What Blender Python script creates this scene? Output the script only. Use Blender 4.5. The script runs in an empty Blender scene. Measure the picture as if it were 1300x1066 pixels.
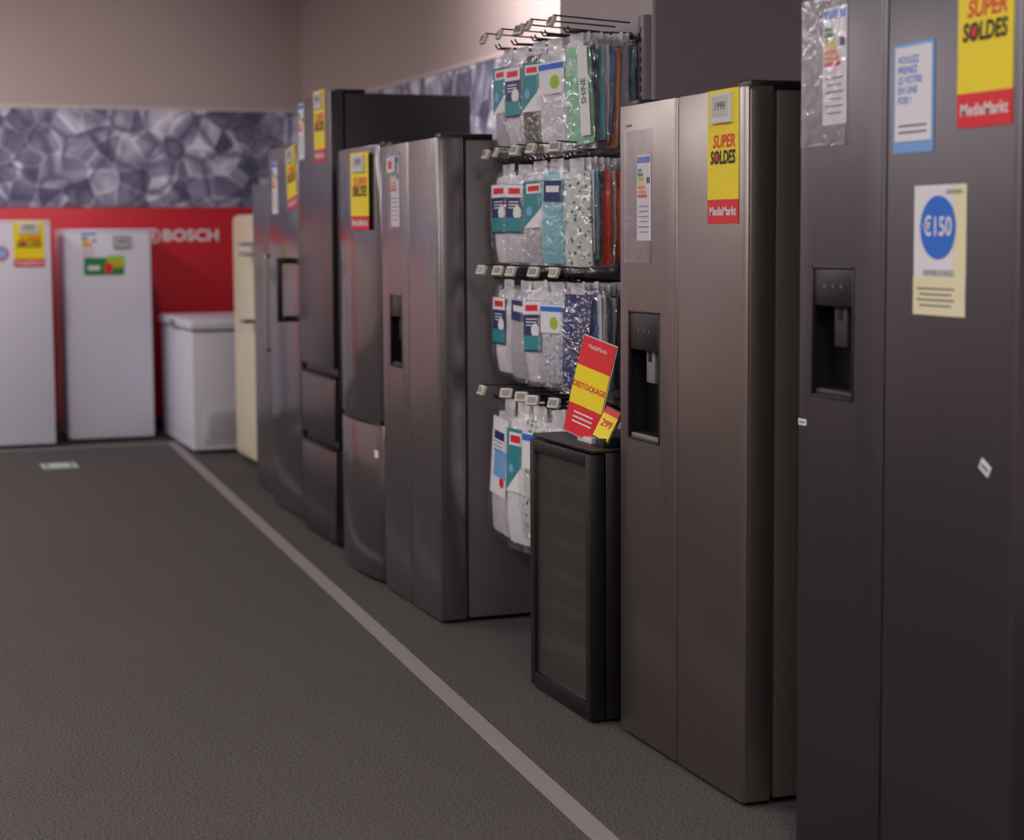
import bpy, bmesh, math, random
from mathutils import Matrix, Vector
random.seed(11)
S = bpy.context.scene
try:
    S.view_settings.view_transform = 'Standard'
    S.view_settings.look = 'None'
    S.view_settings.exposure = 0.0
except Exception as e:
    print(e)

# ------------------------------------------------------------------ materials
def srgb(r, g, b):
    def f(c):
        c /= 255.0
        return c/12.92 if c <= 0.04045 else ((c+0.055)/1.055)**2.4
    return (f(r), f(g), f(b), 1.0)

def mat(name, rgb, rough=0.5, metal=0.0, nscale=20.0, namt=0.06, bump=0.0, bscale=60.0,
        stretch=(1, 1, 1), coat=0.0, spec=0.5, rough_var=0.0, linear=False):
    m = bpy.data.materials.new(name); m.use_nodes = True
    nt = m.node_tree; N = nt.nodes; L = nt.links
    b = N['Principled BSDF']
    col = rgb if linear else srgb(*rgb)
    tc = N.new('ShaderNodeTexCoord'); mp = N.new('ShaderNodeMapping')
    mp.inputs['Scale'].default_value = stretch
    L.new(tc.outputs['Object'], mp.inputs['Vector'])
    nz = N.new('ShaderNodeTexNoise'); nz.inputs['Scale'].default_value = nscale
    nz.inputs['Detail'].default_value = 4
    L.new(mp.outputs[0], nz.inputs['Vector'])
    mx = N.new('ShaderNodeMix'); mx.data_type = 'RGBA'
    mx.inputs[6].default_value = tuple(c*(1-namt) for c in col[:3])+(1,)
    mx.inputs[7].default_value = tuple(min(1, c*(1+namt)) for c in col[:3])+(1,)
    L.new(nz.outputs[0], mx.inputs[0]); L.new(mx.outputs[2], b.inputs['Base Color'])
    b.inputs['Roughness'].default_value = rough
    b.inputs['Metallic'].default_value = metal
    b.inputs['Coat Weight'].default_value = coat
    b.inputs['Coat Roughness'].default_value = 0.12
    b.inputs['Specular IOR Level'].default_value = spec
    if rough_var > 0:
        mr = N.new('ShaderNodeMapRange')
        mr.inputs['To Min'].default_value = max(0, rough-rough_var)
        mr.inputs['To Max'].default_value = rough+rough_var
        L.new(nz.outputs[0], mr.inputs['Value']); L.new(mr.outputs[0], b.inputs['Roughness'])
    if bump > 0:
        n2 = N.new('ShaderNodeTexNoise'); n2.inputs['Scale'].default_value = bscale
        n2.inputs['Detail'].default_value = 3
        L.new(mp.outputs[0], n2.inputs['Vector'])
        bp = N.new('ShaderNodeBump'); bp.inputs['Strength'].default_value = bump
        bp.inputs['Distance'].default_value = 0.004
        L.new(n2.outputs[0], bp.inputs['Height']); L.new(bp.outputs[0], b.inputs['Normal'])
    return m

def steel(name, rgb, rough=0.3, metal=0.88):
    return mat(name, rgb, rough, metal, nscale=3.0, namt=0.03, bump=0.004, bscale=60, stretch=(1, 30, 0.4), rough_var=0.02)

def carpet():
    m = bpy.data.materials.new('carpet'); m.use_nodes = True
    nt = m.node_tree; N = nt.nodes; L = nt.links; b = N['Principled BSDF']
    tc = N.new('ShaderNodeTexCoord')
    n1 = N.new('ShaderNodeTexNoise'); n1.inputs['Scale'].default_value = 150; n1.inputs['Detail'].default_value = 7
    n1.inputs['Roughness'].default_value = 0.9
    n2 = N.new('ShaderNodeTexNoise'); n2.inputs['Scale'].default_value = 1.3; n2.inputs['Detail'].default_value = 3
    for n in (n1, n2): L.new(tc.outputs['Object'], n.inputs['Vector'])
    r = N.new('ShaderNodeValToRGB')
    r.color_ramp.elements[0].position = 0.42; r.color_ramp.elements[0].color = srgb(42, 39, 39)
    r.color_ramp.elements[1].position = 0.58; r.color_ramp.elements[1].color = srgb(114, 108, 107)
    L.new(n1.outputs[0], r.inputs[0])
    r2 = N.new('ShaderNodeValToRGB')
    r2.color_ramp.elements[0].color = (0.90, 0.90, 0.90, 1); r2.color_ramp.elements[1].color = (1.1, 1.1, 1.1, 1)
    L.new(n2.outputs[0], r2.inputs[0])
    mx = N.new('ShaderNodeMix'); mx.data_type = 'RGBA'; mx.blend_type = 'MULTIPLY'; mx.inputs[0].default_value = 1
    L.new(r.outputs[0], mx.inputs[6]); L.new(r2.outputs[0], mx.inputs[7])
    L.new(mx.outputs[2], b.inputs['Base Color'])
    b.inputs['Roughness'].default_value = 0.95; b.inputs['Specular IOR Level'].default_value = 0.1
    bp = N.new('ShaderNodeBump'); bp.inputs['Strength'].default_value = 0.15; bp.inputs['Distance'].default_value = 0.002
    L.new(n1.outputs[0], bp.inputs['Height']); L.new(bp.outputs[0], b.inputs['Normal'])
    return m

def ice():
    m = bpy.data.materials.new('ice_cube_print'); m.use_nodes = True
    nt = m.node_tree; N = nt.nodes; L = nt.links; b = N['Principled BSDF']
    tc = N.new('ShaderNodeTexCoord')
    nz = N.new('ShaderNodeTexNoise'); nz.inputs['Scale'].default_value = 2.5; nz.inputs['Detail'].default_value = 1
    L.new(tc.outputs['Object'], nz.inputs['Vector'])
    mul = N.new('ShaderNodeVectorMath'); mul.operation = 'SCALE'; mul.inputs['Scale'].default_value = 0.10
    L.new(nz.outputs['Color'], mul.inputs[0])
    add = N.new('ShaderNodeVectorMath'); add.operation = 'ADD'
    L.new(tc.outputs['Object'], add.inputs[0]); L.new(mul.outputs[0], add.inputs[1])
    def vor(feat, dist, sc, vec):
        v = N.new('ShaderNodeTexVoronoi'); v.feature = feat
        if feat != 'DISTANCE_TO_EDGE': v.distance = dist
        v.inputs['Scale'].default_value = sc; L.new(vec, v.inputs['Vector']); return v
    rot = N.new('ShaderNodeMapping'); rot.inputs['Rotation'].default_value = (0.5, 0.6, 0.4); L.new(add.outputs[0], rot.inputs['Vector'])
    vE = vor('DISTANCE_TO_EDGE', '', 3.7, add.outputs[0])
    vC = vor('F1', 'EUCLIDEAN', 3.7, add.outputs[0])
    vF = vor('F1', 'EUCLIDEAN', 6.0, rot.outputs[0])
    vE2 = vor('DISTANCE_TO_EDGE', '', 6.0, rot.outputs[0])
    n3 = N.new('ShaderNodeTexNoise'); n3.inputs['Scale'].default_value = 5; n3.inputs['Detail'].default_value = 2
    n3.inputs['Distortion'].default_value = 1.0; L.new(rot.outputs[0], n3.inputs['Vector'])
    sep = N.new('ShaderNodeSeparateColor'); L.new(vC.outputs['Color'], sep.inputs[0])
    sep2 = N.new('ShaderNodeSeparateColor'); L.new(vF.outputs['Color'], sep2.inputs[0])
    def math_(op, a, bb):
        n = N.new('ShaderNodeMath'); n.operation = op
        for i, v in enumerate((a, bb)):
            if hasattr(v, 'links'): L.new(v, n.inputs[i])
            else: n.inputs[i].default_value = v
        return n.outputs[0]
    def mrange(v, a, bb, c, d):
        e = N.new('ShaderNodeMapRange'); L.new(v, e.inputs['Value'])
        e.inputs['From Min'].default_value = a; e.inputs['From Max'].default_value = bb
        e.inputs['To Min'].default_value = c; e.inputs['To Max'].default_value = d
        return e.outputs[0]
    t = math_('ADD', math_('MULTIPLY', sep.outputs[0], 0.22), math_('MULTIPLY', sep2.outputs[0], 0.46))
    t = math_('ADD', t, mrange(n3.outputs[0], 0.3, 0.7, 0.0, 0.30))
    t = math_('MULTIPLY', t, mrange(vE.outputs['Distance'], 0.0, 0.10, 0.45, 1.0))
    t = math_('ADD', t, mrange(vE2.outputs['Distance'], 0.0, 0.05, 0.26, 0.0))
    r = N.new('ShaderNodeValToRGB'); el = r.color_ramp.elements
    el[0].position = 0.14; el[0].color = srgb(80, 80, 106)
    el[1].position = 0.82; el[1].color = srgb(242, 242, 252)
    a = el.new(0.36); a.color = srgb(124, 123, 150)
    a = el.new(0.58); a.color = srgb(168, 167, 190)
    L.new(t, r.inputs[0]); L.new(r.outputs[0], b.inputs['Base Color'])
    b.inputs['Roughness'].default_value = 0.5
    return m

def plastic_film(name, fac, bump, rough):
    m = bpy.data.materials.new(name); m.use_nodes = True
    nt = m.node_tree; N = nt.nodes; L = nt.links
    N.remove(N['Principled BSDF'])
    tr = N.new('ShaderNodeBsdfTransparent'); gl = N.new('ShaderNodeBsdfGlossy'); gl.inputs['Roughness'].default_value = rough
    gl.inputs['Color'].default_value = (0.9, 0.9, 0.95, 1)
    mx = N.new('ShaderNodeMixShader'); mx.inputs[0].default_value = fac
    tc = N.new('ShaderNodeTexCoord'); nz = N.new('ShaderNodeTexNoise'); nz.inputs['Scale'].default_value = 22
    nz.inputs['Distortion'].default_value = 1.0
    L.new(tc.outputs['Object'], nz.inputs['Vector'])
    bp = N.new('ShaderNodeBump'); bp.inputs['Strength'].default_value = bump; bp.inputs['Distance'].default_value = 0.02
    L.new(nz.outputs[0], bp.inputs['Height']); L.new(bp.outputs[0], gl.inputs['Normal'])
    L.new(tr.outputs[0], mx.inputs[1]); L.new(gl.outputs[0], mx.inputs[2])
    L.new(mx.outputs[0], N['Material Output'].inputs[0])
    return m

def leaf_cloth(name, base, spot, sc):
    m = mat(name, base, 0.7); nt = m.node_tree; N = nt.nodes; L = nt.links; b = N['Principled BSDF']
    v = N.new('ShaderNodeTexVoronoi'); v.inputs['Scale'].default_value = sc; v.feature = 'F1'; v.distance = 'MANHATTAN'
    tc = N.new('ShaderNodeTexCoord'); L.new(tc.outputs['Object'], v.inputs['Vector'])
    r = N.new('ShaderNodeValToRGB'); r.color_ramp.interpolation = 'CONSTANT'
    r.color_ramp.elements[0].color = srgb(*spot); r.color_ramp.elements[1].color = srgb(*base); r.color_ramp.elements[1].position = 0.42
    L.new(v.outputs['Distance'], r.inputs[0]); L.new(r.outputs[0], b.inputs['Base Color'])
    return m

def emis(name, col, st):
    m = bpy.data.materials.new(name); m.use_nodes = True
    b = m.node_tree.nodes['Principled BSDF']
    b.inputs['Base Color'].default_value = (0.9, 0.9, 0.9, 1)
    b.inputs['Emission Color'].default_value = col; b.inputs['Emission Strength'].default_value = st
    return m

M_CARPET = carpet(); M_ICE = ice()
M_FILM = plastic_film('crinkled_bag', 0.16, 1.0, 0.10); M_FILM2 = plastic_film('clear_sleeve', 0.12, 0.25, 0.15)
M_WALL = mat('wall_paint', (184, 167, 163), 0.85, namt=0.02, nscale=4)
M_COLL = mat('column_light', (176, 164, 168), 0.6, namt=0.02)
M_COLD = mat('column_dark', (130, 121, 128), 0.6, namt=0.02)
M_TRIM = mat('trim_paint', (204, 188, 186), 0.6, namt=0.02)
M_CEIL = mat('ceiling_tile', (190, 184, 184), 0.9, namt=0.02)
M_RED = mat('red_panel', (206, 32, 46), 0.45, namt=0.03, nscale=3)
M_TAPE = mat('grey_tape', (142, 135, 136), 0.75, namt=0.10, nscale=30)
M_ST_B = steel('stainless_warm', (142, 133, 128), 0.30)
M_ST_A = steel('stainless_grey', (144, 138, 139), 0.27)
M_ST_D = steel('stainless_gloss', (132, 126, 128), 0.17)
M_ST_E = steel('dark_inox', (106, 101, 105), 0.28)
M_ST_C = steel('graphite_inox', (98, 94, 99), 0.34)
M_BODY = mat('grey_body', (112, 106, 108), 0.42, 0.3, namt=0.03, nscale=5)
M_BODYW = mat('warm_grey_body', (98, 90, 87), 0.42, 0.3, namt=0.03, nscale=5)
M_BODYD = mat('dark_body', (54, 51, 54), 0.42, 0.2, namt=0.03, nscale=5)
M_BLACK = mat('black_plastic', (24, 22, 24), 0.35, namt=0.05)
M_BLACKM = mat('matte_black', (30, 28, 30), 0.7, namt=0.05)
M_DISP = mat('dark_paddle', (52, 49, 52), 0.4, namt=0.05)
M_GASK = mat('gasket', (40, 37, 39), 0.7)
M_WHITE = mat('white_enamel', (220, 219, 232), 0.35, namt=0.01)
M_WHITE2 = mat('white_plastic', (214, 212, 216), 0.4, namt=0.02)
M_GREYP = mat('grey_plastic', (130, 126, 130), 0.4)
M_CREAM = mat('cream_enamel', (228, 218, 190), 0.3, namt=0.02)
M_CHROME = mat('chrome', (205, 205, 208), 0.15, 1.0, namt=0.02)
M_WIRE = mat('dark_wire', (70, 66, 70), 0.35, 0.8)
M_YEL = mat('yellow_card', (246, 222, 18), 0.5, namt=0.01)
M_CRED = mat('red_card', (224, 28, 40), 0.5, namt=0.01)
M_PAPER = mat('white_paper', (232, 230, 234), 0.6, namt=0.01)
M_PAPC = mat('cream_paper', (236, 228, 188), 0.6, namt=0.01)
M_INK = mat('black_ink', (24, 20, 22), 0.6)
M_INKG = mat('grey_ink', (120, 118, 124), 0.6)
M_BLUE = mat('blue_ink', (34, 112, 214), 0.5)
M_LBLUE = mat('light_blue_ink', (120, 170, 226), 0.5)
M_NAVY = mat('navy_card', (34, 48, 100), 0.5)
M_TEAL = mat('teal_card', (44, 138, 146), 0.5)
M_GREEN = mat('green_ink', (30, 132, 66), 0.5)
M_PGREEN = mat('pale_green_ink', (96, 150, 116), 0.5)
M_LGREEN = mat('lime_ink', (160, 200, 50), 0.5)
M_ORG = mat('orange_ink', (240, 140, 30), 0.5)
M_BEIGE = mat('beige_plastic', (222, 216, 196), 0.4)
M_LCD = mat('label_screen', (196, 198, 190), 0.25)
M_WOOD = mat('beech_shelf', (170, 140, 104), 0.5)
M_INNER = mat('cooler_liner', (96, 90, 84), 0.6)

# ------------------------------------------------------------------ builder
def FW(x, y, z, tilt=0.0):   # frame facing -X (u -> -Y, v -> +Z, n -> -X)
    m = Matrix(((0, 0, -1, x), (-1, 0, 0, y), (0, 1, 0, z), (0, 0, 0, 1)))
    return m @ Matrix.Rotation(tilt, 4, 'Z')
def FS(x, y, z, tilt=0.0):   # frame facing -Y
    m = Matrix(((1, 0, 0, x), (0, 0, -1, y), (0, 1, 0, z), (0, 0, 0, 1)))
    return m @ Matrix.Rotation(tilt, 4, 'Z')

class MB:
    def __init__(s): s.bm = bmesh.new(); s.mats = []
    def mi(s, m):
        if m not in s.mats: s.mats.append(m)
        return s.mats.index(m)
    def add(s, tb, m, M=None):
        i = s.mi(m)
        if M is not None: tb.transform(M)
        me = bpy.data.meshes.new('t'); tb.to_mesh(me); tb.free()
        n = len(s.bm.faces); s.bm.from_mesh(me); bpy.data.meshes.remove(me)
        s.bm.faces.ensure_lookup_table()
        for k in range(n, len(s.bm.faces)): s.bm.faces[k].material_index = i
    def box(s, x0, x1, y0, y1, z0, z1, m, bev=0.0, seg=2, M=None):
        tb = bmesh.new(); bmesh.ops.create_cube(tb, size=1)
        for v in tb.verts:
            v.co = Vector(((x0+x1)/2+v.co.x*(x1-x0), (y0+y1)/2+v.co.y*(y1-y0), (z0+z1)/2+v.co.z*(z1-z0)))
        if bev > 0: bmesh.ops.bevel(tb, geom=tb.edges[:], offset=bev, segments=seg, affect='EDGES', profile=0.5)
        s.add(tb, m, M)
    def cyl(s, p0, p1, r, m, seg=10, r2=None, M=None):
        p0 = Vector(p0); p1 = Vector(p1); d = p1-p0
        tb = bmesh.new()
        bmesh.ops.create_cone(tb, cap_ends=True, segments=seg, radius1=r, radius2=r if r2 is None else r2, depth=d.length)
        R = d.to_track_quat('Z', 'Y').to_matrix().to_4x4()
        tb.transform(Matrix.Translation((p0+p1)/2) @ R)
        s.add(tb, m, M)
    def tube(s, pts, r, m, seg=8):
        for a, b in zip(pts[:-1], pts[1:]): s.cyl(a, b, r, m, seg)
        for p in pts[1:-1]:
            tb = bmesh.new(); bmesh.ops.create_uvsphere(tb, u_segments=8, v_segments=6, radius=r)
            s.add(tb, m, Matrix.Translation(Vector(p)))
    def prism(s, pts, z0, z1, m, bev=0.0, M=None):
        tb = bmesh.new(); vs = [tb.verts.new((x, y, z0)) for x, y in pts]
        f = tb.faces.new(vs)
        r = bmesh.ops.extrude_face_region(tb, geom=[f])
        for g in r['geom']:
            if isinstance(g, bmesh.types.BMVert): g.co.z = z1
        bmesh.ops.recalc_face_normals(tb, faces=tb.faces[:])
        if bev > 0:
            es = [e for e in tb.edges if abs(e.verts[0].co.z-e.verts[1].co.z) < 1e-6]
            bmesh.ops.bevel(tb, geom=es, offset=bev, segments=2, affect='EDGES', profile=0.5)
        s.add(tb, m, M)
    def door(s, xf, xb, y0, y1, z0, z1, m, r=0.012, bulge=0.0, bev=0.003, M=None):
        pts = [(xb, y0), (xb, y1)]
        yc = (y0+y1)/2; h = (y1-y0)/2
        fr = []
        for i in range(7):
            a = math.radians(90+90*i/6); fr.append((xf+r+r*math.cos(a), y1-r+r*math.sin(a)))
        nmid = 10 if bulge > 0 else 0
        for i in range(1, nmid+1): fr.append((xf, y1-r-(y1-y0-2*r)*i/(nmid+1)))
        for i in range(7):
            a = math.radians(180+90*i/6); fr.append((xf+r+r*math.cos(a), y0+r+r*math.sin(a)))
        for x, y in fr: pts.append((x - bulge*(1-((y-yc)/h)**2), y))
        s.prism(pts, z0, z1, m, bev, M)
    def rect(s, F, u, v, w, h, m, n=0.001, t=0.001):
        tb = bmesh.new(); bmesh.ops.create_cube(tb, size=1)
        for q in tb.verts: q.co = Vector((u+q.co.x*w, v+q.co.y*h, n+q.co.z*t))
        s.add(tb, m, F)
    def disc(s, F, u, v, r, m, n=0.001, sx=1.0):
        tb = bmesh.new(); bmesh.ops.create_circle(tb, cap_ends=True, segments=28, radius=r)
        for q in tb.verts: q.co = Vector((u+q.co.x*sx, v+q.co.y, n))
        s.add(tb, m, F)
    def tri(s, F, pts, m, n=0.001):
        tb = bmesh.new(); tb.faces.new([tb.verts.new((p[0], p[1], n)) for p in pts]); s.add(tb, m, F)
    def text(s, F, txt, u, v, size, m, n=0.002, bold=0.0, sx=1.0, shear=0.0, align='CENTER'):
        c = bpy.data.curves.new('txt', 'FONT'); c.body = txt; c.size = size; c.align_x = align; c.align_y = 'CENTER'
        c.offset = bold; c.shear = shear; c.resolution_u = 3
        o = bpy.data.objects.new('txt', c); S.collection.objects.link(o)
        bpy.context.view_layer.update()
        me = bpy.data.meshes.new_from_object(o.evaluated_get(bpy.context.evaluated_depsgraph_get()))
        tb = bmesh.new(); tb.from_mesh(me)
        bpy.data.objects.remove(o); bpy.data.curves.remove(c); bpy.data.meshes.remove(me)
        for q in tb.verts: q.co = Vector((u+q.co.x*sx, v+q.co.y, n))
        s.add(tb, m, F)
    def finish(s, name, parent=None, loc=None, cuts=(), cutmat=None):
        me = bpy.data.meshes.new(name)
        if cuts: s.mi(cutmat)
        s.bm.to_mesh(me); s.bm.free()
        for m in s.mats: me.materials.append(m)
        o = bpy.data.objects.new(name, me); S.collection.objects.link(o)
        for c in cuts:
            cb = bmesh.new(); bmesh.ops.create_cube(cb, size=1)
            for v in cb.verts:
                v.co = Vector(((c[0]+c[1])/2+v.co.x*(c[1]-c[0]), (c[2]+c[3])/2+v.co.y*(c[3]-c[2]), (c[4]+c[5])/2+v.co.z*(c[5]-c[4])))
            for f in cb.faces: f.material_index = s.mats.index(cutmat)
            cm = bpy.data.meshes.new('cut'); cb.to_mesh(cm); cb.free()
            for m in s.mats: cm.materials.append(m)
            co = bpy.data.objects.new('cut', cm); S.collection.objects.link(co)
            md = o.modifiers.new('b', 'BOOLEAN'); md.operation = 'DIFFERENCE'; md.object = co; md.solver = 'EXACT'
            bpy.context.view_layer.update()
            nm = bpy.data.meshes.new_from_object(o.evaluated_get(bpy.context.evaluated_depsgraph_get()))
            o.modifiers.clear(); o.data = nm; bpy.data.objects.remove(co); bpy.data.meshes.remove(cm)
            bpy.data.meshes.remove(me); me = nm; me.name = name
        if loc is None:
            xs = [v.co for v in me.vertices]
            loc = Vector(((min(c.x for c in xs)+max(c.x for c in xs))/2, (min(c.y for c in xs)+max(c.y for c in xs))/2, min(c.z for c in xs)))
        loc = Vector(loc)
        me.transform(Matrix.Translation(-loc))
        me.polygons.foreach_set('use_smooth', [True]*len(me.polygons))
        me.set_sharp_from_angle(angle=math.radians(32))
        me.update()
        if parent: o.parent = parent; o.location = loc - parent.location
        else: o.location = loc
        return o

def empty(name, loc):
    e = bpy.data.objects.new(name, None); e.empty_display_size = 0.2; e.location = loc
    S.collection.objects.link(e); return e

# ------------------------------------------------------------------ room
XR, XL, YB, YF, ZC = 3.2, -5.0, 13.35, -3.0, 3.4
def slab(name, a, m, bev=0):
    b = MB(); b.box(*a, m, bev); return b.finish(name)
slab('floor', (XL, XR, YF, YB, -0.1, 0.0), M_CARPET)
slab('ceiling', (XL, XR, YF, YB, ZC, ZC+0.1), M_CEIL)
slab('wall_back', (XL-.1, XR+.1, YB, YB+0.1, -0.1, ZC+0.1), M_WALL)
slab('wall_right', (XR, XR+.1, YF, YB, -0.1, ZC+0.1), M_WALL)
slab('wall_left', (XL-.1, XL, YF, YB, -0.1, ZC+0.1), M_WALL)
slab('wall_front', (XL-.1, XR+.1, YF-.1, YF, -0.1, ZC+0.1), M_WALL)
slab('ice_mural', (XL+0.02, XR-0.02, YB-0.014, YB-0.001, 1.62, 2.32), M_ICE)
slab('ice_mural', (XR-0.014, XR-0.001, 6.12, YB-0.02, 1.62, 2.32), M_ICE)
slab('trim_1', (XL, XR-0.02, YB-0.02, YB, 2.32, 2.345), M_TRIM)
slab('trim_2', (XR-0.02, XR, 6.12, YB, 2.32, 2.345), M_TRIM)
slab('baseboard_back', (XL, XR, YB-0.015, YB, 0.0, 0.08), M_BLACKM)
slab('baseboard_right', (XR-0.015, XR, YF, YB-0.015, 0.0, 0.08), M_BLACKM)
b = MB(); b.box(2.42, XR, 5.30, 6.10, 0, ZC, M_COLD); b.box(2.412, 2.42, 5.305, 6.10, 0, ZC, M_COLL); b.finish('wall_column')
b = MB(); b.box(0.0, 3.0, YB-0.035, YB-0.015, 0.08, 1.615, M_RED, 0.004)
F = FS(0, YB-0.036, 0)
b.text(F, 'BOSCH', 2.35, 1.41, 0.115, M_PAPER, bold=0.003, sx=1.1)
for r, mm, n in ((0.055, M_PAPER, 0.001), (0.043, M_RED, 0.002), (0.016, M_PAPER, 0.003)):
    b.disc(F, 2.075, 1.41, r, mm, n)
b.rect(F, 2.075, 1.41, 0.012, 0.08, M_PAPER, 0.003)
b.finish('red_wall_panel')

def floor_line(p, q, w, name):
    p = Vector(p); q = Vector(q); d = (q-p).normalized(); nrm = Vector((-d.y, d.x))*w/2
    b = MB(); b.prism([tuple(p+nrm), tuple(q+nrm), tuple(q-nrm), tuple(p-nrm)], 0.0, 0.0015, M_TAPE); b.finish(name)
floor_line((1.40, -0.5), (2.03, 12.42), 0.062, 'floor_line')
floor_line((XL+.3, 12.36), (2.0, 12.36), 0.05, 'floor_line')
b = MB()
FF = Matrix.Translation((1.17, 11.4, 0))
b.rect(FF, 0, 0, 0.21, 0.26, M_WHITE2, 0.001); b.rect(FF, 0, 0, 0.18, 0.21, M_PGREEN, 0.0018)
b.rect(FF, 0.0, 0.04, 0.12, 0.06, M_PAPER, 0.0025); b.rect(FF, 0.0, -0.04, 0.12, 0.05, M_PAPER, 0.0025)
b.finish('floor_sticker')

# ------------------------------------------------------------------ fridges
def feet(b, x0, x1, y0, y1, h=0.05):
    for x in (x0+0.05, x1-0.05):
        for y in (y0+0.05, y1-0.05):
            b.cyl((x, y, 0), (x, y, 0.010), 0.026, M_BLACK, 14)
            b.cyl((x, y, 0.008), (x, y, h), 0.012, M_BLACK, 10)

DZ = 0.014
def side_by_side(xf, y0, y1, ysp, h, dep, st, body, disp, edge=None, dt=0.075, paddle=None):
    E = empty('side_by_side_fridge', (xf+dep/2, (y0+y1)/2, 0))
    paddle = paddle or M_GREYP
    b = MB(); xb = xf+dt+0.012
    b.box(xb, xf+dep, y0+0.004, y1-0.004, 0.016, h-0.012, body, 0.006)
    b.box(xf+dt, xb+0.002, y0+0.02, y1-0.02, 0.04, h-0.03, M_GASK)
    for yy in (y0+0.05, y1-0.05): b.box(xf+0.02, xf+dt+0.12, yy-0.035, yy+0.035, h-0.013, h+0.012, M_BLACK, 0.006)
    b.box(xf+dt+.1, xf+dep-.03, y0+0.1, y1-0.1, h-0.012, h-0.004, body, 0.002)
    feet(b, xf+0.05, xf+dep, y0, y1)
    b.finish('cabinet', E)
    b = MB(); b.door(xf, xf+dt, y0, ysp-0.004, DZ, h-0.004, st, 0.012); b.finish('door_right', E)
    ya, yb, za, zb = disp
    b = MB(); b.door(xf, xf+dt, ysp+0.004, y1, DZ, h-0.004, st, 0.012)
    b.finish('door_left', E, cuts=[(xf-0.05, xf+0.060, ya, yb, za, zb)], cutmat=M_BLACK)
    b = MB(); t = 0.006; zc = zb-(zb-za)*0.30
    for a in ((ya, ya+t, za, zb), (yb-t, yb, za, zb), (ya, yb, za, za+t), (ya, yb, zb-t, zb)):
        b.box(xf-0.002, xf+0.012, a[0], a[1], a[2], a[3], M_BLACK, 0.001)
    b.box(xf+0.001, xf+0.055, ya+t, yb-t, zc, zb-t, M_BLACK, 0.002)
    F = FW(xf+0.001, (ya+yb)/2, (zc+zb)/2)
    for i in (-1, 0, 1): b.disc(F, i*0.035, 0.0, 0.004, M_INKG, 0.001)
    b.box(xf+0.02, xf+0.036, (ya+yb)/2-0.028, (ya+yb)/2+0.028, zc-0.09, zc+0.0, paddle, 0.005)
    b.cyl((xf+0.028, (ya+yb)/2+0.0, zc-0.03), (xf+0.028, (ya+yb)/2, zc+0.0), 0.014, M_BLACKM)
    b.box(xf+0.004, xf+0.058, ya+t+.006, yb-t-.006, za+t, za+t+0.012, paddle, 0.002)
    for i in range(5): b.box(xf+0.008+i*0.01, xf+0.012+i*0.01, ya+.02, yb-.02, za+t+0.012, za+t+0.015, M_BLACK)
    b.finish('water_dispenser', E)
    b = MB()
    b.box(xf+0.012, xf+dt-0.004, ysp-0.0038, ysp+0.0038, 0.04, h-0.01, M_BLACKM)
    if edge:
        b.box(xf+0.014, xf+dt-0.006, y0-0.003, y0+0.002, 0.04, h-0.012, edge, 0.001)
    F = FW(xf, y1-0.07, h-0.06)
    b.rect(F, 0, 0, 0.035, 0.006, M_INKG, 0.0006, 0.0008)
    b.finish('door_grips', E)
    return E

side_by_side(2.0, 2.80, 3.61, 3.253, 2.00, 0.74, M_ST_C, M_BLACKM, (3.368, 3.548, 1.047, 1.336), paddle=M_DISP)
side_by_side(2.01, 3.89, 4.645, 4.272, 1.762, 0.72, M_ST_B, M_BODYW, (4.376, 4.582, 0.845, 1.20), M_ST_B)
side_by_side(1.965, 6.17, 6.89, 6.525, 1.757, 0.68, M_ST_A, M_BODY, (6.62, 6.78, 0.90, 1.18), M_ST_A, dt=0.10, paddle=M_DISP)

E = empty('bottom_freezer_fridge', (2.28, 7.26, 0))
b = MB(); b.box(2.04, 2.64, 6.97, 7.57, 0.02, 1.75, M_BODYD, 0.006)
b.box(2.025, 2.05, 6.99, 7.55, 0.05, 1.735, M_GASK)
b.box(2.01, 2.14, 6.99, 7.06, 1.75, 1.78, M_BLACK, 0.005); feet(b, 2.04, 2.64, 6.97, 7.57); b.finish('cabinet', E)
b = MB(); b.door(1.975, 2.03, 6.96, 7.58, 0.665, 1.765, M_ST_D, 0.02, 0.03); b.finish('fridge_door', E)
b = MB(); b.door(1.975, 2.03, 6.96, 7.58, 0.018, 0.645, M_ST_D, 0.02, 0.03)
F = Matrix.Translation((1.966, 7.0, 0.53)) @ Matrix.Rotation(0.16, 4, 'Z') @ FW(0, 0, 0); b.rect(F, 0, 0, 0.035, 0.03, M_PAPER, 0.001)
b.finish('freezer_door', E)
b = MB(); b.box(1.98, 2.03, 6.98, 7.56, 0.645, 0.665, M_BLACK)
b.box(1.97, 2.02, 7.565, 7.582, 0.69, 1.73, M_BLACK, 0.003)
b.finish('grip_strip', E)

E = empty('tall_combi_fridge', (2.34, 8.18, 0))
b = MB(); b.box(2.085, 2.675, 7.875, 8.485, 0.02, 2.038, M_BODYD, 0.005)
b.box(2.073, 2.095, 7.895, 8.465, 0.05, 2.01, M_GASK)
b.box(2.045, 2.185, 7.89, 7.95, 2.038, 2.056, M_BLACK, 0.005); feet(b, 2.085, 2.675, 7.875, 8.485); b.finish('cabinet', E)
for nm, z0, z1 in (('fridge_door', 0.81, 2.045), ('drawer_middle', 0.485, 0.765), ('drawer_bottom', 0.02, 0.44)):
    b = MB(); b.door(2.015, 2.075, 7.87, 8.49, z0, z1, M_ST_E, 0.006)
    b.finish(nm, E)
b = MB()
for z in (0.765, 0.44):
    b.box(2.04, 2.074, 7.88, 8.48, z, z+0.045, M_BLACK)
    b.box(2.007, 2.035, 7.875, 8.485, z-0.004, z+0.008, M_BLACK, 0.002)
b.finish('grips', E)

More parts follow.
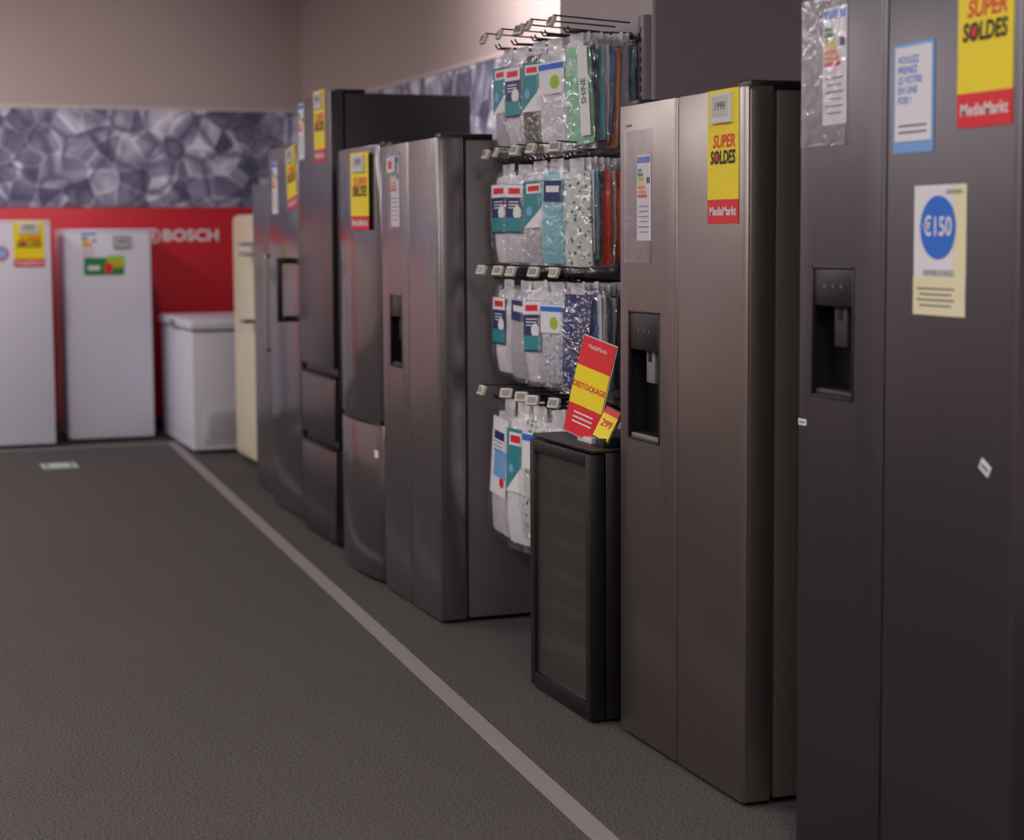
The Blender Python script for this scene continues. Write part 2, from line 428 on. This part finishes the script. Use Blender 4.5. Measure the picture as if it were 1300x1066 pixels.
E = empty('single_door_fridge', (2.36, 8.98, 0))
b = MB(); b.box(2.12, 2.70, 8.66, 9.30, 0.02, 1.84, M_BODYD, 0.006); b.box(2.108, 2.13, 8.68, 9.28, 0.05, 1.82, M_GASK)
feet(b, 2.12, 2.70, 8.66, 9.30); b.finish('cabinet', E)
b = MB(); b.door(2.05, 2.11, 8.65, 9.31, 0.02, 1.85, M_ST_D, 0.012); b.finish('door', E)
b = MB(); zA, zB = 0.985, 1.30
b.box(1.98, 2.05, 8.75, 8.785, zA, zA+0.03, M_BLACK, 0.004); b.box(1.98, 2.05, 8.75, 8.785, zB-0.03, zB, M_BLACK, 0.004)
b.box(1.965, 1.99, 8.75, 8.785, zA, zB, M_BLACK, 0.006); b.finish('loop_handle', E)

E = empty('single_door_fridge', (2.42, 9.78, 0))
b = MB(); b.box(2.18, 2.76, 9.51, 10.04, 0.02, 1.68, M_BODYD, 0.006); b.box(2.168, 2.19, 9.53, 10.02, 0.05, 1.66, M_GASK)
feet(b, 2.18, 2.76, 9.51, 10.04); b.finish('cabinet', E)
b = MB(); b.door(2.12, 2.17, 9.50, 10.05, 0.02, 1.69, M_ST_A, 0.012); b.finish('door', E)
b = MB(); b.tube([(2.12, 9.55, 1.3), (2.08, 9.55, 1.3), (2.08, 9.55, 0.8), (2.12, 9.55, 0.8)], 0.009, M_CHROME); b.finish('handle', E)

E = empty('retro_fridge', (2.60, 11.0, 0))
b = MB(); b.box(2.36, 2.92, 10.66, 11.34, 0.04, 1.53, M_GREYP, 0.06, 5); feet(b, 2.36, 2.92, 10.7, 11.3, 0.08); b.finish('cabinet', E)
b = MB()
b.box(2.26, 2.35, 10.65, 11.35, 0.03, 1.54, M_CREAM, 0.042, 5)
b.finish('door', E)
b = MB()
for z in (1.36, 1.30, 0.9):
    b.tube([(2.27, 10.68, z), (2.19, 10.68, z), (2.19, 10.76, z), (2.27, 10.76, z)], 0.012, M_CHROME)
b.finish('handles', E)

def upright_freezer(x0, x1, yf, h):
    E = empty('upright_freezer', ((x0+x1)/2, yf+.33, 0))
    b = MB(); b.box(x0+0.003, x1-0.003, yf+0.065, yf+0.62, 0.02, h-0.02, M_WHITE, 0.006)
    b.box(x0+.01, x1-.01, yf+0.05, yf+0.07, 0.03, h-0.03, M_GASK)
    b.box(x0, x1, yf+0.02, yf+0.62, h-0.02, h, M_WHITE, 0.006)
    for x in (x0+.06, x1-.06):
        for y in (yf+.1, yf+.56): b.cyl((x, y, 0), (x, y, 0.04), 0.02, M_BLACK, 12)
    b.finish('cabinet', E)
    b = MB(); b.box(x0, x1, yf, yf+0.055, 0.02, h-0.024, M_WHITE, 0.008, 3); b.finish('door', E)
    b = MB(); b.box(x0+0.004, x0+0.03, yf-0.012, yf+0.004, h*0.55, h*0.72, M_WHITE2, 0.004); b.finish('handle', E)
upright_freezer(0.66, 1.262, 12.45, 1.52)
upright_freezer(1.37, 1.955, 12.66, 1.46)

E = empty('chest_freezer', (2.36, 12.25, 0))
b = MB(); b.box(2.05, 2.68, 11.67, 12.88, 0.02, 0.79, M_WHITE, 0.012, 3)
for x in (2.12, 2.61):
    for y in (11.75, 12.8): b.cyl((x, y, 0), (x, y, 0.04), 0.025, M_BLACK, 12)
b.finish('cabinet', E)
b = MB(); b.box(2.035, 2.70, 11.65, 12.90, 0.80, 0.865, M_WHITE, 0.02, 4); b.box(2.06, 2.67, 11.68, 12.87, 0.785, 0.805, M_GASK); b.finish('lid', E)
b = MB()
b.box(2.12, 2.42, 11.662, 11.672, 0.06, 0.29, M_WHITE2, 0.004)
b.box(2.13, 2.41, 11.660, 11.668, 0.07, 0.28, M_INKG); b.box(2.135, 2.405, 11.657, 11.667, 0.075, 0.275, M_WHITE2, 0.003)
for i in range(8): b.box(2.15, 2.39, 11.654, 11.659, 0.095+i*0.022, 0.103+i*0.022, M_INKG)
b.finish('motor_grille', E)
b = MB(); b.box(2.02, 2.04, 12.2, 12.36, 0.80, 0.85, M_GREYP, 0.005); b.finish('lid_handle', E)

# ------------------------------------------------------------------ wine cooler
E = empty('wine_cooler', (2.2, 4.995, 0))
x0, x1, y0, y1, h = 1.955, 2.39, 4.73, 5.215, 0.785
b = MB()
t = 0.03
xi = x0+0.05
b.box(xi, x1, y0, y0+t, 0.012, h, M_BLACK, 0.003); b.box(xi, x1, y1-t, y1, 0.012, h, M_BLACK, 0.003)
b.box(xi, x1, y0+t, y1-t, 0.012, 0.09, M_BLACK); b.box(xi, x1, y0+t, y1-t, h-t, h, M_BLACK)
b.box(x1-0.03, x1, y0+t, y1-t, 0.09, h-t, M_BLACK)
b.box(x1-0.034, x1-0.03, y0+t, y1-t, 0.09, h-t, M_INNER); b.box(xi, x1-.034, y1-t-.004, y1-t, 0.09, h-t, M_INNER)
b.box(xi, x1-.034, y0+t, y1-t, 0.09, 0.094, M_INNER)
b.box(x0+0.01, x1, y0-0.004, y1+0.004, h, h+0.012, M_BLACK, 0.004)
feet(b, x0+0.03, x1, y0, y1, 0.045); b.finish('cabinet', E)
b = MB(); fw = 0.034
for a in ((y0, y0+fw, 0.012, h-.004), (y1-fw, y1, 0.012, h-.004), (y0+fw, y1-fw, 0.012, 0.012+fw*1.3), (y0+fw, y1-fw, h-fw-.004, h-.004)):
    b.box(x0, x0+0.045, a[0], a[1], a[2], a[3], M_BLACK, 0.002)
b.finish('door_frame', E)
gm = bpy.data.materials.new('smoked_glass_lit_tint'); gm.use_nodes = True
N = gm.node_tree.nodes; L = gm.node_tree.links; pb = N['Principled BSDF']
pb.inputs['Base Color'].default_value = srgb(96, 91, 88); pb.inputs['Roughness'].default_value = 0.12  # tint painted into the glass for dim interior light and floor reflection
tr = N.new('ShaderNodeBsdfTransparent'); tr.inputs[0].default_value = (0.74, 0.71, 0.68, 1)
mx = N.new('ShaderNodeMixShader'); mx.inputs[0].default_value = 0.42
L.new(tr.outputs[0], mx.inputs[1]); L.new(pb.outputs[0], mx.inputs[2]); L.new(mx.outputs[0], N['Material Output'].inputs[0])
b = MB(); b.box(x0+0.012, x0+0.020, y0+fw-.004, y1-fw+.004, 0.055, h-fw, gm); b.finish('glass_pane', E)
b = MB()
for i in range(6):
    z = 0.16+i*0.1
    for k in range(5): b.box(xi+0.03+k*0.065, xi+0.045+k*0.065, y0+t, y1-t-.004, z, z+0.008, M_WIRE)
    b.box(xi+0.005, xi+0.02, y0+t, y1-t-.004, z-0.008, z+0.02, M_WOOD, 0.002)
b.finish('shelves', E)

# ------------------------------------------------------------------ signs
def sale_tag(F, w, h, device=True):
    b = MB(); b.rect(F, 0, h*0.09, w, h*0.82, M_YEL, 0.0012, 0.0016); b.rect(F, 0, -h*0.41, w, h*0.18, M_CRED, 0.0012, 0.0016)
    b.text(F, 'MediaMarkt', 0, -h*0.41, w*0.18, M_PAPER, 0.0026, bold=0.0006)
    b.text(F, 'SUPER', 0.03*w, h*0.11, w*0.26, M_CRED, 0.0026, bold=0.0012, shear=0.2)
    b.text(F, 'SOLDES', 0, -h*0.01, w*0.27, M_INK, 0.0030, bold=0.0015, sx=0.86, shear=0.1)
    b.disc(F, -w*0.215, -h*0.012, w*0.075, M_CRED, 0.0028)
    if device:
        b.rect(F, 0.0, h*0.36, w*0.62, h*0.22, M_WHITE2, 0.006, 0.010)
        b.rect(F, 0.0, h*0.375, w*0.50, h*0.15, M_LCD, 0.0116, 0.001)
        b.text(F, '1999', 0.0, h*0.37, w*0.18, M_INK, 0.0125)
    return b.finish('sale_price_tag', loc=F.translation)
def energy(F, w, h):
    b = MB(); b.rect(F, 0, 0, w, h, M_PAPER, 0.001)
    b.rect(F, 0, h*0.44, w*0.9, h*0.07, M_BLUE, 0.0022)
    cols = [M_GREEN, M_GREEN, M_LGREEN, M_YEL, M_ORG, M_ORG, M_CRED]
    for i, c in enumerate(cols):
        ww = w*(0.28+0.06*i); z = h*(0.32-0.05*i)
        b.rect(F, -w*0.42+ww/2, z, ww, h*0.036, c, 0.0022)
        b.tri(F, [(-w*0.42+ww, z-h*.018), (-w*0.42+ww+h*0.02, z), (-w*0.42+ww, z+h*.018)], c, 0.0027)
    b.rect(F, w*0.33, h*0.2, w*0.2, h*0.07, M_INK, 0.0022)
    for i in range(6): b.rect(F, 0, -h*(0.10+0.06*i), w*(0.75-0.15*(i % 2)), h*0.012, M_INKG, 0.0022)
    return b.finish('energy_label', loc=F.translation)
def sleeve(F, w, h):
    b = MB(); b.rect(F, 0, 0, w, h, M_FILM2, 0.0045, 0.0008)
    b.rect(F, 0, h/2-0.004, w, 0.006, M_FILM2, 0.0052, 0.0008); b.rect(F, 0, -h/2+0.004, w, 0.006, M_FILM2, 0.0052, 0.0008)
    return b.finish('plastic_document_sleeve', loc=F.translation)

sale_tag(FW(2.0, 2.905, 1.785), 0.175, 0.36)
energy(FW(2.0, 3.455, 1.765), 0.10, 0.25); sleeve(FW(2.0, 3.50, 1.755), 0.19, 0.32)
b = MB(); F = FW(2.0, 3.146, 1.676)
b.rect(F, 0, 0, 0.145, 0.218, M_LBLUE, 0.001); b.rect(F, 0, 0.008, 0.131, 0.188, M_PAPER, 0.0022)
for i, t_ in enumerate(('VOULEZ', 'PRENEZ', 'LE VOTRE', 'EN UNE', 'FOIS !')):
    b.text(F, t_, -0.055, 0.075-i*0.020, 0.020, M_BLUE, 0.003, bold=0.0004, align='LEFT')
b.rect(F, 0, -0.055, 0.10, 0.004, M_INKG, 0.003); b.rect(F, 0, -0.068, 0.10, 0.004, M_INKG, 0.003)
b.finish('promo_poster', loc=F.translation)
b = MB(); F = FW(2.0, 3.047, 1.373)
b.rect(F, 0, 0, 0.18, 0.255, M_PAPER, 0.001); b.rect(F, 0.07, 0, 0.04, 0.255, M_PAPC, 0.0018); b.rect(F, 0, -0.09, 0.18, 0.075, M_PAPC, 0.0019)
b.disc(F, -0.004, 0.045, 0.062, M_BLUE, 0.0032); b.text(F, '\u20ac150', -0.004, 0.045, 0.052, M_PAPER, 0.004, bold=0.001, sx=0.88)
b.text(F, 'SAMSUNG', 0.05, 0.113, 0.012, M_INK, 0.003)
b.text(F, 'REMBOURSES', 0, -0.045, 0.018, M_INKG, 0.003)
for i in range(4): b.rect(F, -0.01, -0.075-i*0.011, 0.13-0.02*(i % 2), 0.003, M_INKG, 0.003)
b.finish('promo_poster', loc=F.translation)
for (y, z, w, h_, tl) in ((3.585, 0.985, 0.034, 0.014, 0), (2.885, 0.965, 0.034, 0.022, -0.5)):
    b = MB(); F = FW(2.0, y, z, tl); b.rect(F, 0, 0, w, h_, M_PAPER, 0.001); b.rect(F, 0, 0, w*.7, h_*.3, M_INKG, 0.002); b.finish('small_sticker', loc=F.translation)
sale_tag(FW(2.01, 4.004, 1.595), 0.165, 0.325)
energy(FW(2.01, 4.475, 1.505), 0.09, 0.23); sleeve(FW(2.01, 4.517, 1.51), 0.17, 0.36)
energy(FW(1.965, 6.69, 1.575), 0.11, 0.27); sleeve(FW(1.965, 6.70, 1.575), 0.14, 0.30)
b = MB(); F = FW(1.965, 6.71, 1.675); b.rect(F, 0, 0, 0.10, 0.06, M_WHITE2, 0.010, 0.008); b.rect(F, 0, 0, 0.04, 0.03, M_CRED, 0.0145); b.finish('electronic_price_label', loc=F.translation)
F = Matrix.Translation((1.943, 7.12, 1.585)) @ Matrix.Rotation(0.10, 4, 'Z') @ FW(0, 0, 0); sale_tag(F, 0.20, 0.31)
sale_tag(FW(2.015, 8.06, 1.900), 0.20, 0.32); energy(FW(2.015, 8.41, 1.895), 0.11, 0.26)
sale_tag(FW(2.05, 8.78, 1.69, 0.12), 0.20, 0.30); energy(FW(2.05, 9.15, 1.65), 0.12, 0.26)
sale_tag(FS(1.12, 12.45, 1.36), 0.20, 0.30)
b = MB(); F = FS(0.94, 12.45, 1.30); b.disc(F, 0, 0, 0.05, M_CRED, 0.002); b.disc(F, 0, 0, 0.04, M_LBLUE, 0.003); b.text(F, '10', 0, 0, 0.05, M_PAPER, 0.004); b.finish('round_sticker', loc=F.translation)
energy(FS(1.535, 12.66, 1.34), 0.11, 0.20)
b = MB(); F = FS(1.635, 12.66, 1.205); b.rect(F, 0, 0, 0.27, 0.12, M_GREEN, 0.002); b.rect(F, 0.08, 0.035, 0.12, 0.08, M_LGREEN, 0.0032)
b.rect(F, 0.03, -0.01, 0.05, 0.07, M_CRED, 0.0042); b.rect(F, -0.07, -0.01, 0.08, 0.03, M_PAPER, 0.0042); b.disc(F, 0.09, 0.01, 0.022, M_ORG, 0.005)
b.finish('promo_card', loc=F.translation)
b = MB(); F = FS(1.76, 12.66, 1.37); b.rect(F, 0, 0, 0.12, 0.085, M_GREYP, 0.006, 0.010); b.rect(F, 0, 0, 0.10, 0.06, M_LCD, 0.012); b.text(F, '499', 0, 0, 0.05, M_INK, 0.0135); b.finish('electronic_price_label', loc=F.translation)

def rotframe(x, y, z, yaw, lean, roll=0):
    return Matrix.Translation((x, y, z)) @ Matrix.Rotation(yaw, 4, 'Z') @ FW(0, 0, 0) @ Matrix.Rotation(lean, 4, 'X') @ Matrix.Rotation(roll, 4, 'Z')
b = MB(); F = rotframe(2.03, 4.91, 0.955, 0.30, -0.12, -0.20)
b.rect(F, 0, 0, 0.155, 0.29, M_CRED, 0.0, 0.002); b.rect(F, 0, 0.0, 0.1552, 0.115, M_YEL, 0.0006, 0.003)
b.text(F, 'DESTOCKAGE', 0, 0.0, 0.024, M_CRED, 0.003, bold=0.0006)
b.text(F, 'MediaMarkt', 0, 0.12, 0.018, M_PAPER, 0.003)
for i in range(3): b.rect(F, 0, -0.08-i*0.014, 0.09, 0.004, M_PAPER, 0.002)
b.rect(F, 0, 0, 0.161, 0.296, M_WHITE2, -0.002, 0.001)
b.box(2.01, 2.10, 4.85, 4.96, 0.798, 0.816, M_WHITE2, 0.002)
b.finish('clearance_sign')
b = MB(); F = rotframe(2.03, 4.78, 0.862, 0.45, -0.35, -0.30)
b.rect(F, 0, 0, 0.062, 0.09, M_YEL, 0.0, 0.004); b.rect(F, 0, 0.037, 0.062, 0.018, M_CRED, 0.001, 0.004); b.text(F, '299', 0, 0.0, 0.03, M_CRED, 0.0035, bold=.0006)
b.rect(F, 0, 0, 0.072, 0.10, M_BLACK, -0.004, 0.004); b.box(2.01, 2.09, 4.76, 4.82, 0.798, 0.823, M_BLACK, 0.002)
b.finish('price_card_stand')

# ------------------------------------------------------------------ hook rack + packs
E = empty('hook_display_rack', (2.40, 5.75, 0))
b = MB()
b.box(2.400, 2.411, 5.36, 6.08, 0.10, 2.05, M_GREYP)
for y in (5.315, 6.05):
    b.box(2.385, 2.411, y, y+0.045, 0.0, 2.10, M_GREYP, 0.002)
    for k in range(64):
        b.rect(FW(2.385, y+0.0225, 0.1+k*0.031), 0, 0, 0.010, 0.018, M_BLACK, 0.0005)
b.finish('perforated_uprights', E)
rows = [2.05, 1.655, 1.255, 0.835]; hooksY = [5.98, 5.83, 5.68, 5.54, 5.42]
b = MB()
tips = {}
for z in rows:
    b.box(2.375, 2.398, 5.34, 6.09, z-0.03, z-0.005, M_WIRE, 0.002)
    for y in hooksY:
        tip = 2.12 + random.uniform(-.02, .02) + (0.03 if y == hooksY[-1] else 0); L_ = 2.385; tips[(z, y)] = tip
        for dy in (-0.018, 0.018): b.tube([(L_, y+dy, z), (tip+.02, y+dy, z), (tip+.01, y+dy, z+0.015)], 0.0030, M_WIRE, 6)
        b.tube([(L_, y, z+0.035), (tip-0.03, y, z+0.050), (tip-0.035, y, z+0.035)], 0.0028, M_WIRE, 6)
b.finish('hooks', E)
b = MB()
for z in rows:
    for y in hooksY:
        M = Matrix.Translation((tips[(z, y)]-0.038, y, z+0.030)) @ Matrix.Rotation(random.uniform(-.2, .8), 4, 'Z') @ Matrix.Rotation(0.4, 4, 'Y')
        b.box(-0.007, 0.007, -0.022, 0.022, -0.017, 0.017, M_BEIGE, 0.003, M=M)
        b.box(-0.009, -0.0065, -0.015, 0.015, -0.010, 0.010, M_GREYP, 0, M=M)
b.finish('label_holders', E)

cc = {'lg': (216, 214, 220), 'grey': (184, 182, 190), 'navy': (48, 62, 120), 'aqua': (130, 196, 206), 'mint': (150, 208, 176), 'white': (236, 234, 238),
      'slate': (92, 108, 132), 'dnavy': (36, 48, 92), 'rust': (224, 78, 44), 'teal': (44, 128, 138), 'mid': (158, 158, 170), 'char': (70, 70, 76), 'apri': (240, 166, 100), 'plum': (120, 84, 118), 'blue': (96, 142, 206)}
C = {k: mat('cloth_'+k, c, 0.7, nscale=60, namt=0.12, bump=0.3, bscale=35) for k, c in cc.items()}
C['leaf'] = leaf_cloth('cloth_leaf_print', (206, 214, 208), (70, 100, 92), 45)
C['dots'] = leaf_cloth('cloth_dot_print', (44, 58, 112), (190, 196, 210), 70)
C['olive'] = leaf_cloth('cloth_olive_print', (92, 96, 74), (186, 190, 170), 60)
C['check'] = leaf_cloth('cloth_check_print', (196, 200, 206), (96, 130, 160), 70)
def pack(b, x, y, ztop, w, h, t, cm, style, yaw, roll=0.0):
    M = Matrix.Translation((x, y, ztop)) @ Matrix.Rotation(yaw, 4, 'Z') @ Matrix.Rotation(random.uniform(-.07, .07)+roll, 4, 'X')
    tb = bmesh.new(); bmesh.ops.create_cube(tb, size=1)
    bmesh.ops.subdivide_edges(tb, edges=tb.edges[:], cuts=4, use_grid_fill=True)
    for v in tb.verts:
        c = v.co.copy(); s1, s2 = abs(c.y*2), abs(c.z*2)
        puff = (1-s1**4*0.45)*(1-s2**6*0.7)
        wob = 0.0025*math.sin(c.y*9+x*50)+0.002*math.sin(c.z*13+y*40)
        v.co = Vector((c.x*t*puff+wob, c.y*w*(1-0.03*s2**4), -h*0.53+c.z*h*0.88*(1-0.02*s1**4)))
    b.add(tb, cm, M)
    b.box(-0.0012, 0.0012, -w*0.25, w*0.25, -h*0.10, 0.010, M_PAPER, 0, M=M)
    F = M @ FW(-t*0.5-0.003, 0.0, -h*0.5)
    if style == 1:
        b.rect(F, -w*0.10, h*0.08, w*0.66, h*0.50, M_NAVY, 0.002); b.rect(F, -w*0.10, h*0.26, w*0.66, h*0.13, M_PAPER, 0.003)
        b.rect(F, -w*0.10, h*0.26, w*0.46, h*0.06, M_CRED, 0.004); b.rect(F, -w*0.10, -h*0.08, w*0.66, h*0.14, M_TEAL, 0.0032)
        b.disc(F, w*0.02, h*0.04, w*0.16, M_PAPER, 0.0035)
        for i in range(3): b.rect(F, -w*0.12, h*(0.15-0.03*i), w*0.4, h*0.010, M_PAPER, 0.0034)
    elif style == 2:
        b.rect(F, w*0.0, h*0.12, w*0.8, h*0.44, M_TEAL, 0.002); b.rect(F, 0, h*0.27, w*0.55, h*0.09, M_PAPER, 0.003); b.rect(F, 0, h*0.27, w*0.42, h*0.05, M_CRED, 0.004)
        b.tri(F, [(-w*.4, -h*.10), (w*.4, -h*.10), (w*.4, h*.12)], M_PAPER, 0.0032)
        b.disc(F, -w*0.18, h*0.06, w*0.11, M_LBLUE, 0.0036)
    elif style == 3:
        b.rect(F, 0, h*0.10, w*0.8, h*0.56, M_PAPER, 0.002); b.rect(F, -w*0.05, h*0.25, w*0.5, h*0.06, M_NAVY, 0.003)
        b.rect(F, 0.05*w, h*0.05, w*0.6, h*0.20, M_LBLUE, 0.003); b.disc(F, 0.18*w, -h*0.08, w*0.12, M_CRED, 0.0035)
        for i in range(3): b.rect(F, -w*0.1, h*(0.20-0.03*i), w*0.45, h*0.008, M_INKG, 0.003)
    elif style == 4:
        b.rect(F, w*0.28, 0.0, w*0.36, h*0.8, M_PAPER, 0.002)
        b.text(F @ Matrix.Rotation(math.pi/2, 4, 'Z'), 'SHINE', 0.0, -w*0.28, w*0.26, M_GREEN, 0.003, bold=0.0006)
    elif style == 5:
        b.rect(F, w*0.05, h*0.22, w*0.7, h*0.20, M_NAVY, 0.002); b.rect(F, w*0.05, h*0.24, w*0.5, h*0.06, M_PAPER, 0.003)
    elif style == 6:
        b.rect(F, 0, h*0.18, w*0.84, h*0.28, M_PAPER, 0.002); b.rect(F, 0, h*0.28, w*0.84, h*0.05, M_BLUE, 0.003)
        b.disc(F, w*0.1, h*0.14, w*0.16, M_LGREEN, 0.003)
    tb = bmesh.new(); bmesh.ops.create_cube(tb, size=1)
    bmesh.ops.subdivide_edges(tb, edges=tb.edges[:], cuts=3, use_grid_fill=True)
    for v in tb.verts:
        c = v.co.copy(); s2 = abs(c.z*2)
        v.co = Vector((c.x*(t+0.006)*(1-s2**5*0.8)+random.uniform(-.001, .001), c.y*(w+0.014)+random.uniform(-.003, .003), -h*0.53+c.z*h*0.97+random.uniform(-.004, .004)))
    b.add(tb, M_FILM, M)

stacks = {
 0: [['grey', 'lg', 'slate'], ['lg', 'teal', 'navy', 'lg'], ['olive', 'white', 'mid', 'teal'], ['lg', 'white', 'mint', 'teal', 'lg', 'navy'], ['mint', 'dnavy', 'aqua', 'white', 'blue', 'apri', 'mid', 'teal']],
 1: [['white', 'lg', 'grey'], ['lg', 'white', 'grey'], ['grey', 'navy', 'lg', 'teal'], ['aqua', 'lg', 'mint', 'white', 'leaf'], ['leaf', 'aqua', 'dots', 'rust', 'white', 'rust', 'slate', 'rust']],
 2: [['white', 'lg', 'grey'], ['grey', 'lg', 'grey'], ['lg', 'white', 'teal', 'grey'], ['check', 'lg', 'navy', 'white'], ['dots', 'blue', 'white', 'teal', 'lg', 'dnavy', 'mint', 'slate']],
 3: [['lg', 'white', 'aqua'], ['white', 'lg', 'aqua', 'lg'], ['leaf', 'aqua', 'lg', 'navy'], ['lg', 'white', 'teal', 'lg'], ['mint', 'navy', 'lg']]}
styl = {0: [[2, 0], [1, 2], [2, 4, 3, 0], [6, 4, 3, 0, 4], [4, 0, 0, 4, 0]], 1: [[1, 0], [1, 0], [2, 5, 3], [5, 5, 0, 4], [0, 4, 0, 0, 4]],
        2: [[1, 0], [5, 0], [1, 3], [6, 0, 5, 4], [0, 0, 4, 0, 3, 0]], 3: [[3, 0], [2, 3], [6, 3], [1, 0], [0]]}
b = MB()
for r, z in enumerate(rows):
    hh = (0.37, 0.365, 0.37, 0.50)[r]
    for k, y in enumerate(hooksY):
        x = 2.13 + (0, .008, .014, .025, .06)[k]; cols = stacks[r][k]; n = len(cols)
        span = 2.37-x; tt = span/n
        for i, ck in enumerate(cols):
            thick = min(0.055, tt-0.004)
            yaw = (0.12, 0.18, 0.25, 0.32, 0.38)[k]*(1-0.6*i/n) + random.uniform(-.06, .06)
            w = (0.155, 0.15, 0.15, 0.14, 0.12)[k]*random.uniform(.94, 1.03)
            st = styl[r][k][i] if i < len(styl[r][k]) else 0
            pack(b, x+tt/2, y+(random.uniform(-.008, .008)), z-0.008-random.uniform(0, .012), w, hh*random.uniform(.86, 1.0), thick, C[ck], st, yaw,
                 roll=(0.10 if r == 3 else 0.0))
            x += tt
b.finish('packaged_ironing_board_covers')

b = MB(); F = FW(2.411, 5.72, 2.40, 0.1); b.rect(F, 0, 0, 0.13, 0.20, M_PAPER, 0.001); b.rect(F, 0, 0.02, 0.10, 0.1, M_LBLUE, 0.002); b.finish('wall_notice', loc=F.translation)

# ------------------------------------------------------------------ lights
LE = emis('diffuser', (1, .94, .94, 1), 1.5)
def ceiling_light(x, y, e):
    b = MB(); b.box(x-0.32, x+0.32, y-0.62, y+0.62, ZC-0.04, ZC, M_WHITE2, 0.005); b.box(x-0.29, x+0.29, y-0.59, y+0.59, ZC-0.044, ZC-0.039, LE)
    o = b.finish('ceiling_light', loc=(x, y, ZC-0.04))
    l = bpy.data.lights.new('lamp', 'AREA'); l.shape = 'RECTANGLE'; l.size = 0.55; l.size_y = 1.15; l.energy = e; l.color = (1.0, 0.94, 0.935)
    lo = bpy.data.objects.new('lamp', l); S.collection.objects.link(lo); lo.parent = o; lo.location = (0, 0, -0.012)
for x in (-3.4, -0.9):
    for y in (-1.2, 2.2, 5.6, 9.0, 12.0): ceiling_light(x, y, 44 if y > 5 else 39)
ceiling_light(1.0, -1.6, 62); ceiling_light(1.0, 0.9, 40)  # unseen panels added as fill, to brighten the faces turned towards the camera
def spot(x, y, z, tx, ty, tz, e, ang, soft=0.05):
    b = MB(); d = (Vector((tx, ty, tz))-Vector((x, y, z))).normalized(); p = Vector((x, y, z))
    b.cyl(p-d*0.16, p-d*0.015, 0.045, M_BLACK, 16); b.cyl((x, y, z), (x, y, ZC), 0.012, M_BLACK); b.box(x-.03, x+.03, y-.12, y+.12, ZC-.02, ZC, M_BLACK)
    o = b.finish('track_spotlight', loc=(x, y, z))
    l = bpy.data.lights.new('lamp', 'SPOT'); l.energy = e; l.spot_size = math.radians(ang); l.spot_blend = 1.0; l.shadow_soft_size = soft; l.color = (1, .92, .93)
    lo = bpy.data.objects.new('lamp', l); S.collection.objects.link(lo); lo.parent = o
    lo.rotation_euler = d.to_track_quat('-Z', 'Y').to_euler()
spot(2.0, 8.0, 3.2, 3.2, 8.1, 2.75, 240, 125)
for xx in (-2.6, -0.6, 1.4): spot(xx, 10.6, 3.25, xx+0.1, 13.35, 2.05, 75, 90)  # spots added to brighten the back wall and mural, no known fixtures
w = bpy.data.worlds.new('World'); S.world = w; w.use_nodes = True
w.node_tree.nodes['Background'].inputs[0].default_value = (0.5, 0.48, 0.5, 1); w.node_tree.nodes['Background'].inputs[1].default_value = 0.1

# ------------------------------------------------------------------ camera
th = math.radians(20.0); p = math.radians(4.75); r = 0.006
Fv = Vector((math.sin(th)*math.cos(p), math.cos(th)*math.cos(p), -math.sin(p)))
R = Vector((math.cos(th), -math.sin(th), 0)); U = R.cross(Fv)
Rc = (R - r*U).normalized(); Uc = (U + r*R).normalized()
cam = bpy.data.cameras.new('camera'); co = bpy.data.objects.new('camera', cam); S.collection.objects.link(co)
mw = Matrix((Rc, Uc, -Fv)).transposed().to_4x4(); mw.translation = Vector((0, 0, 1.41)); co.matrix_world = mw
cam.sensor_width = 36; cam.sensor_fit = 'HORIZONTAL'; cam.lens = 2300/1300*36; cam.shift_y = -45/1300
cam.dof.use_dof = True; cam.dof.focus_distance = 5.0; cam.dof.aperture_fstop = 2.6
S.camera = co
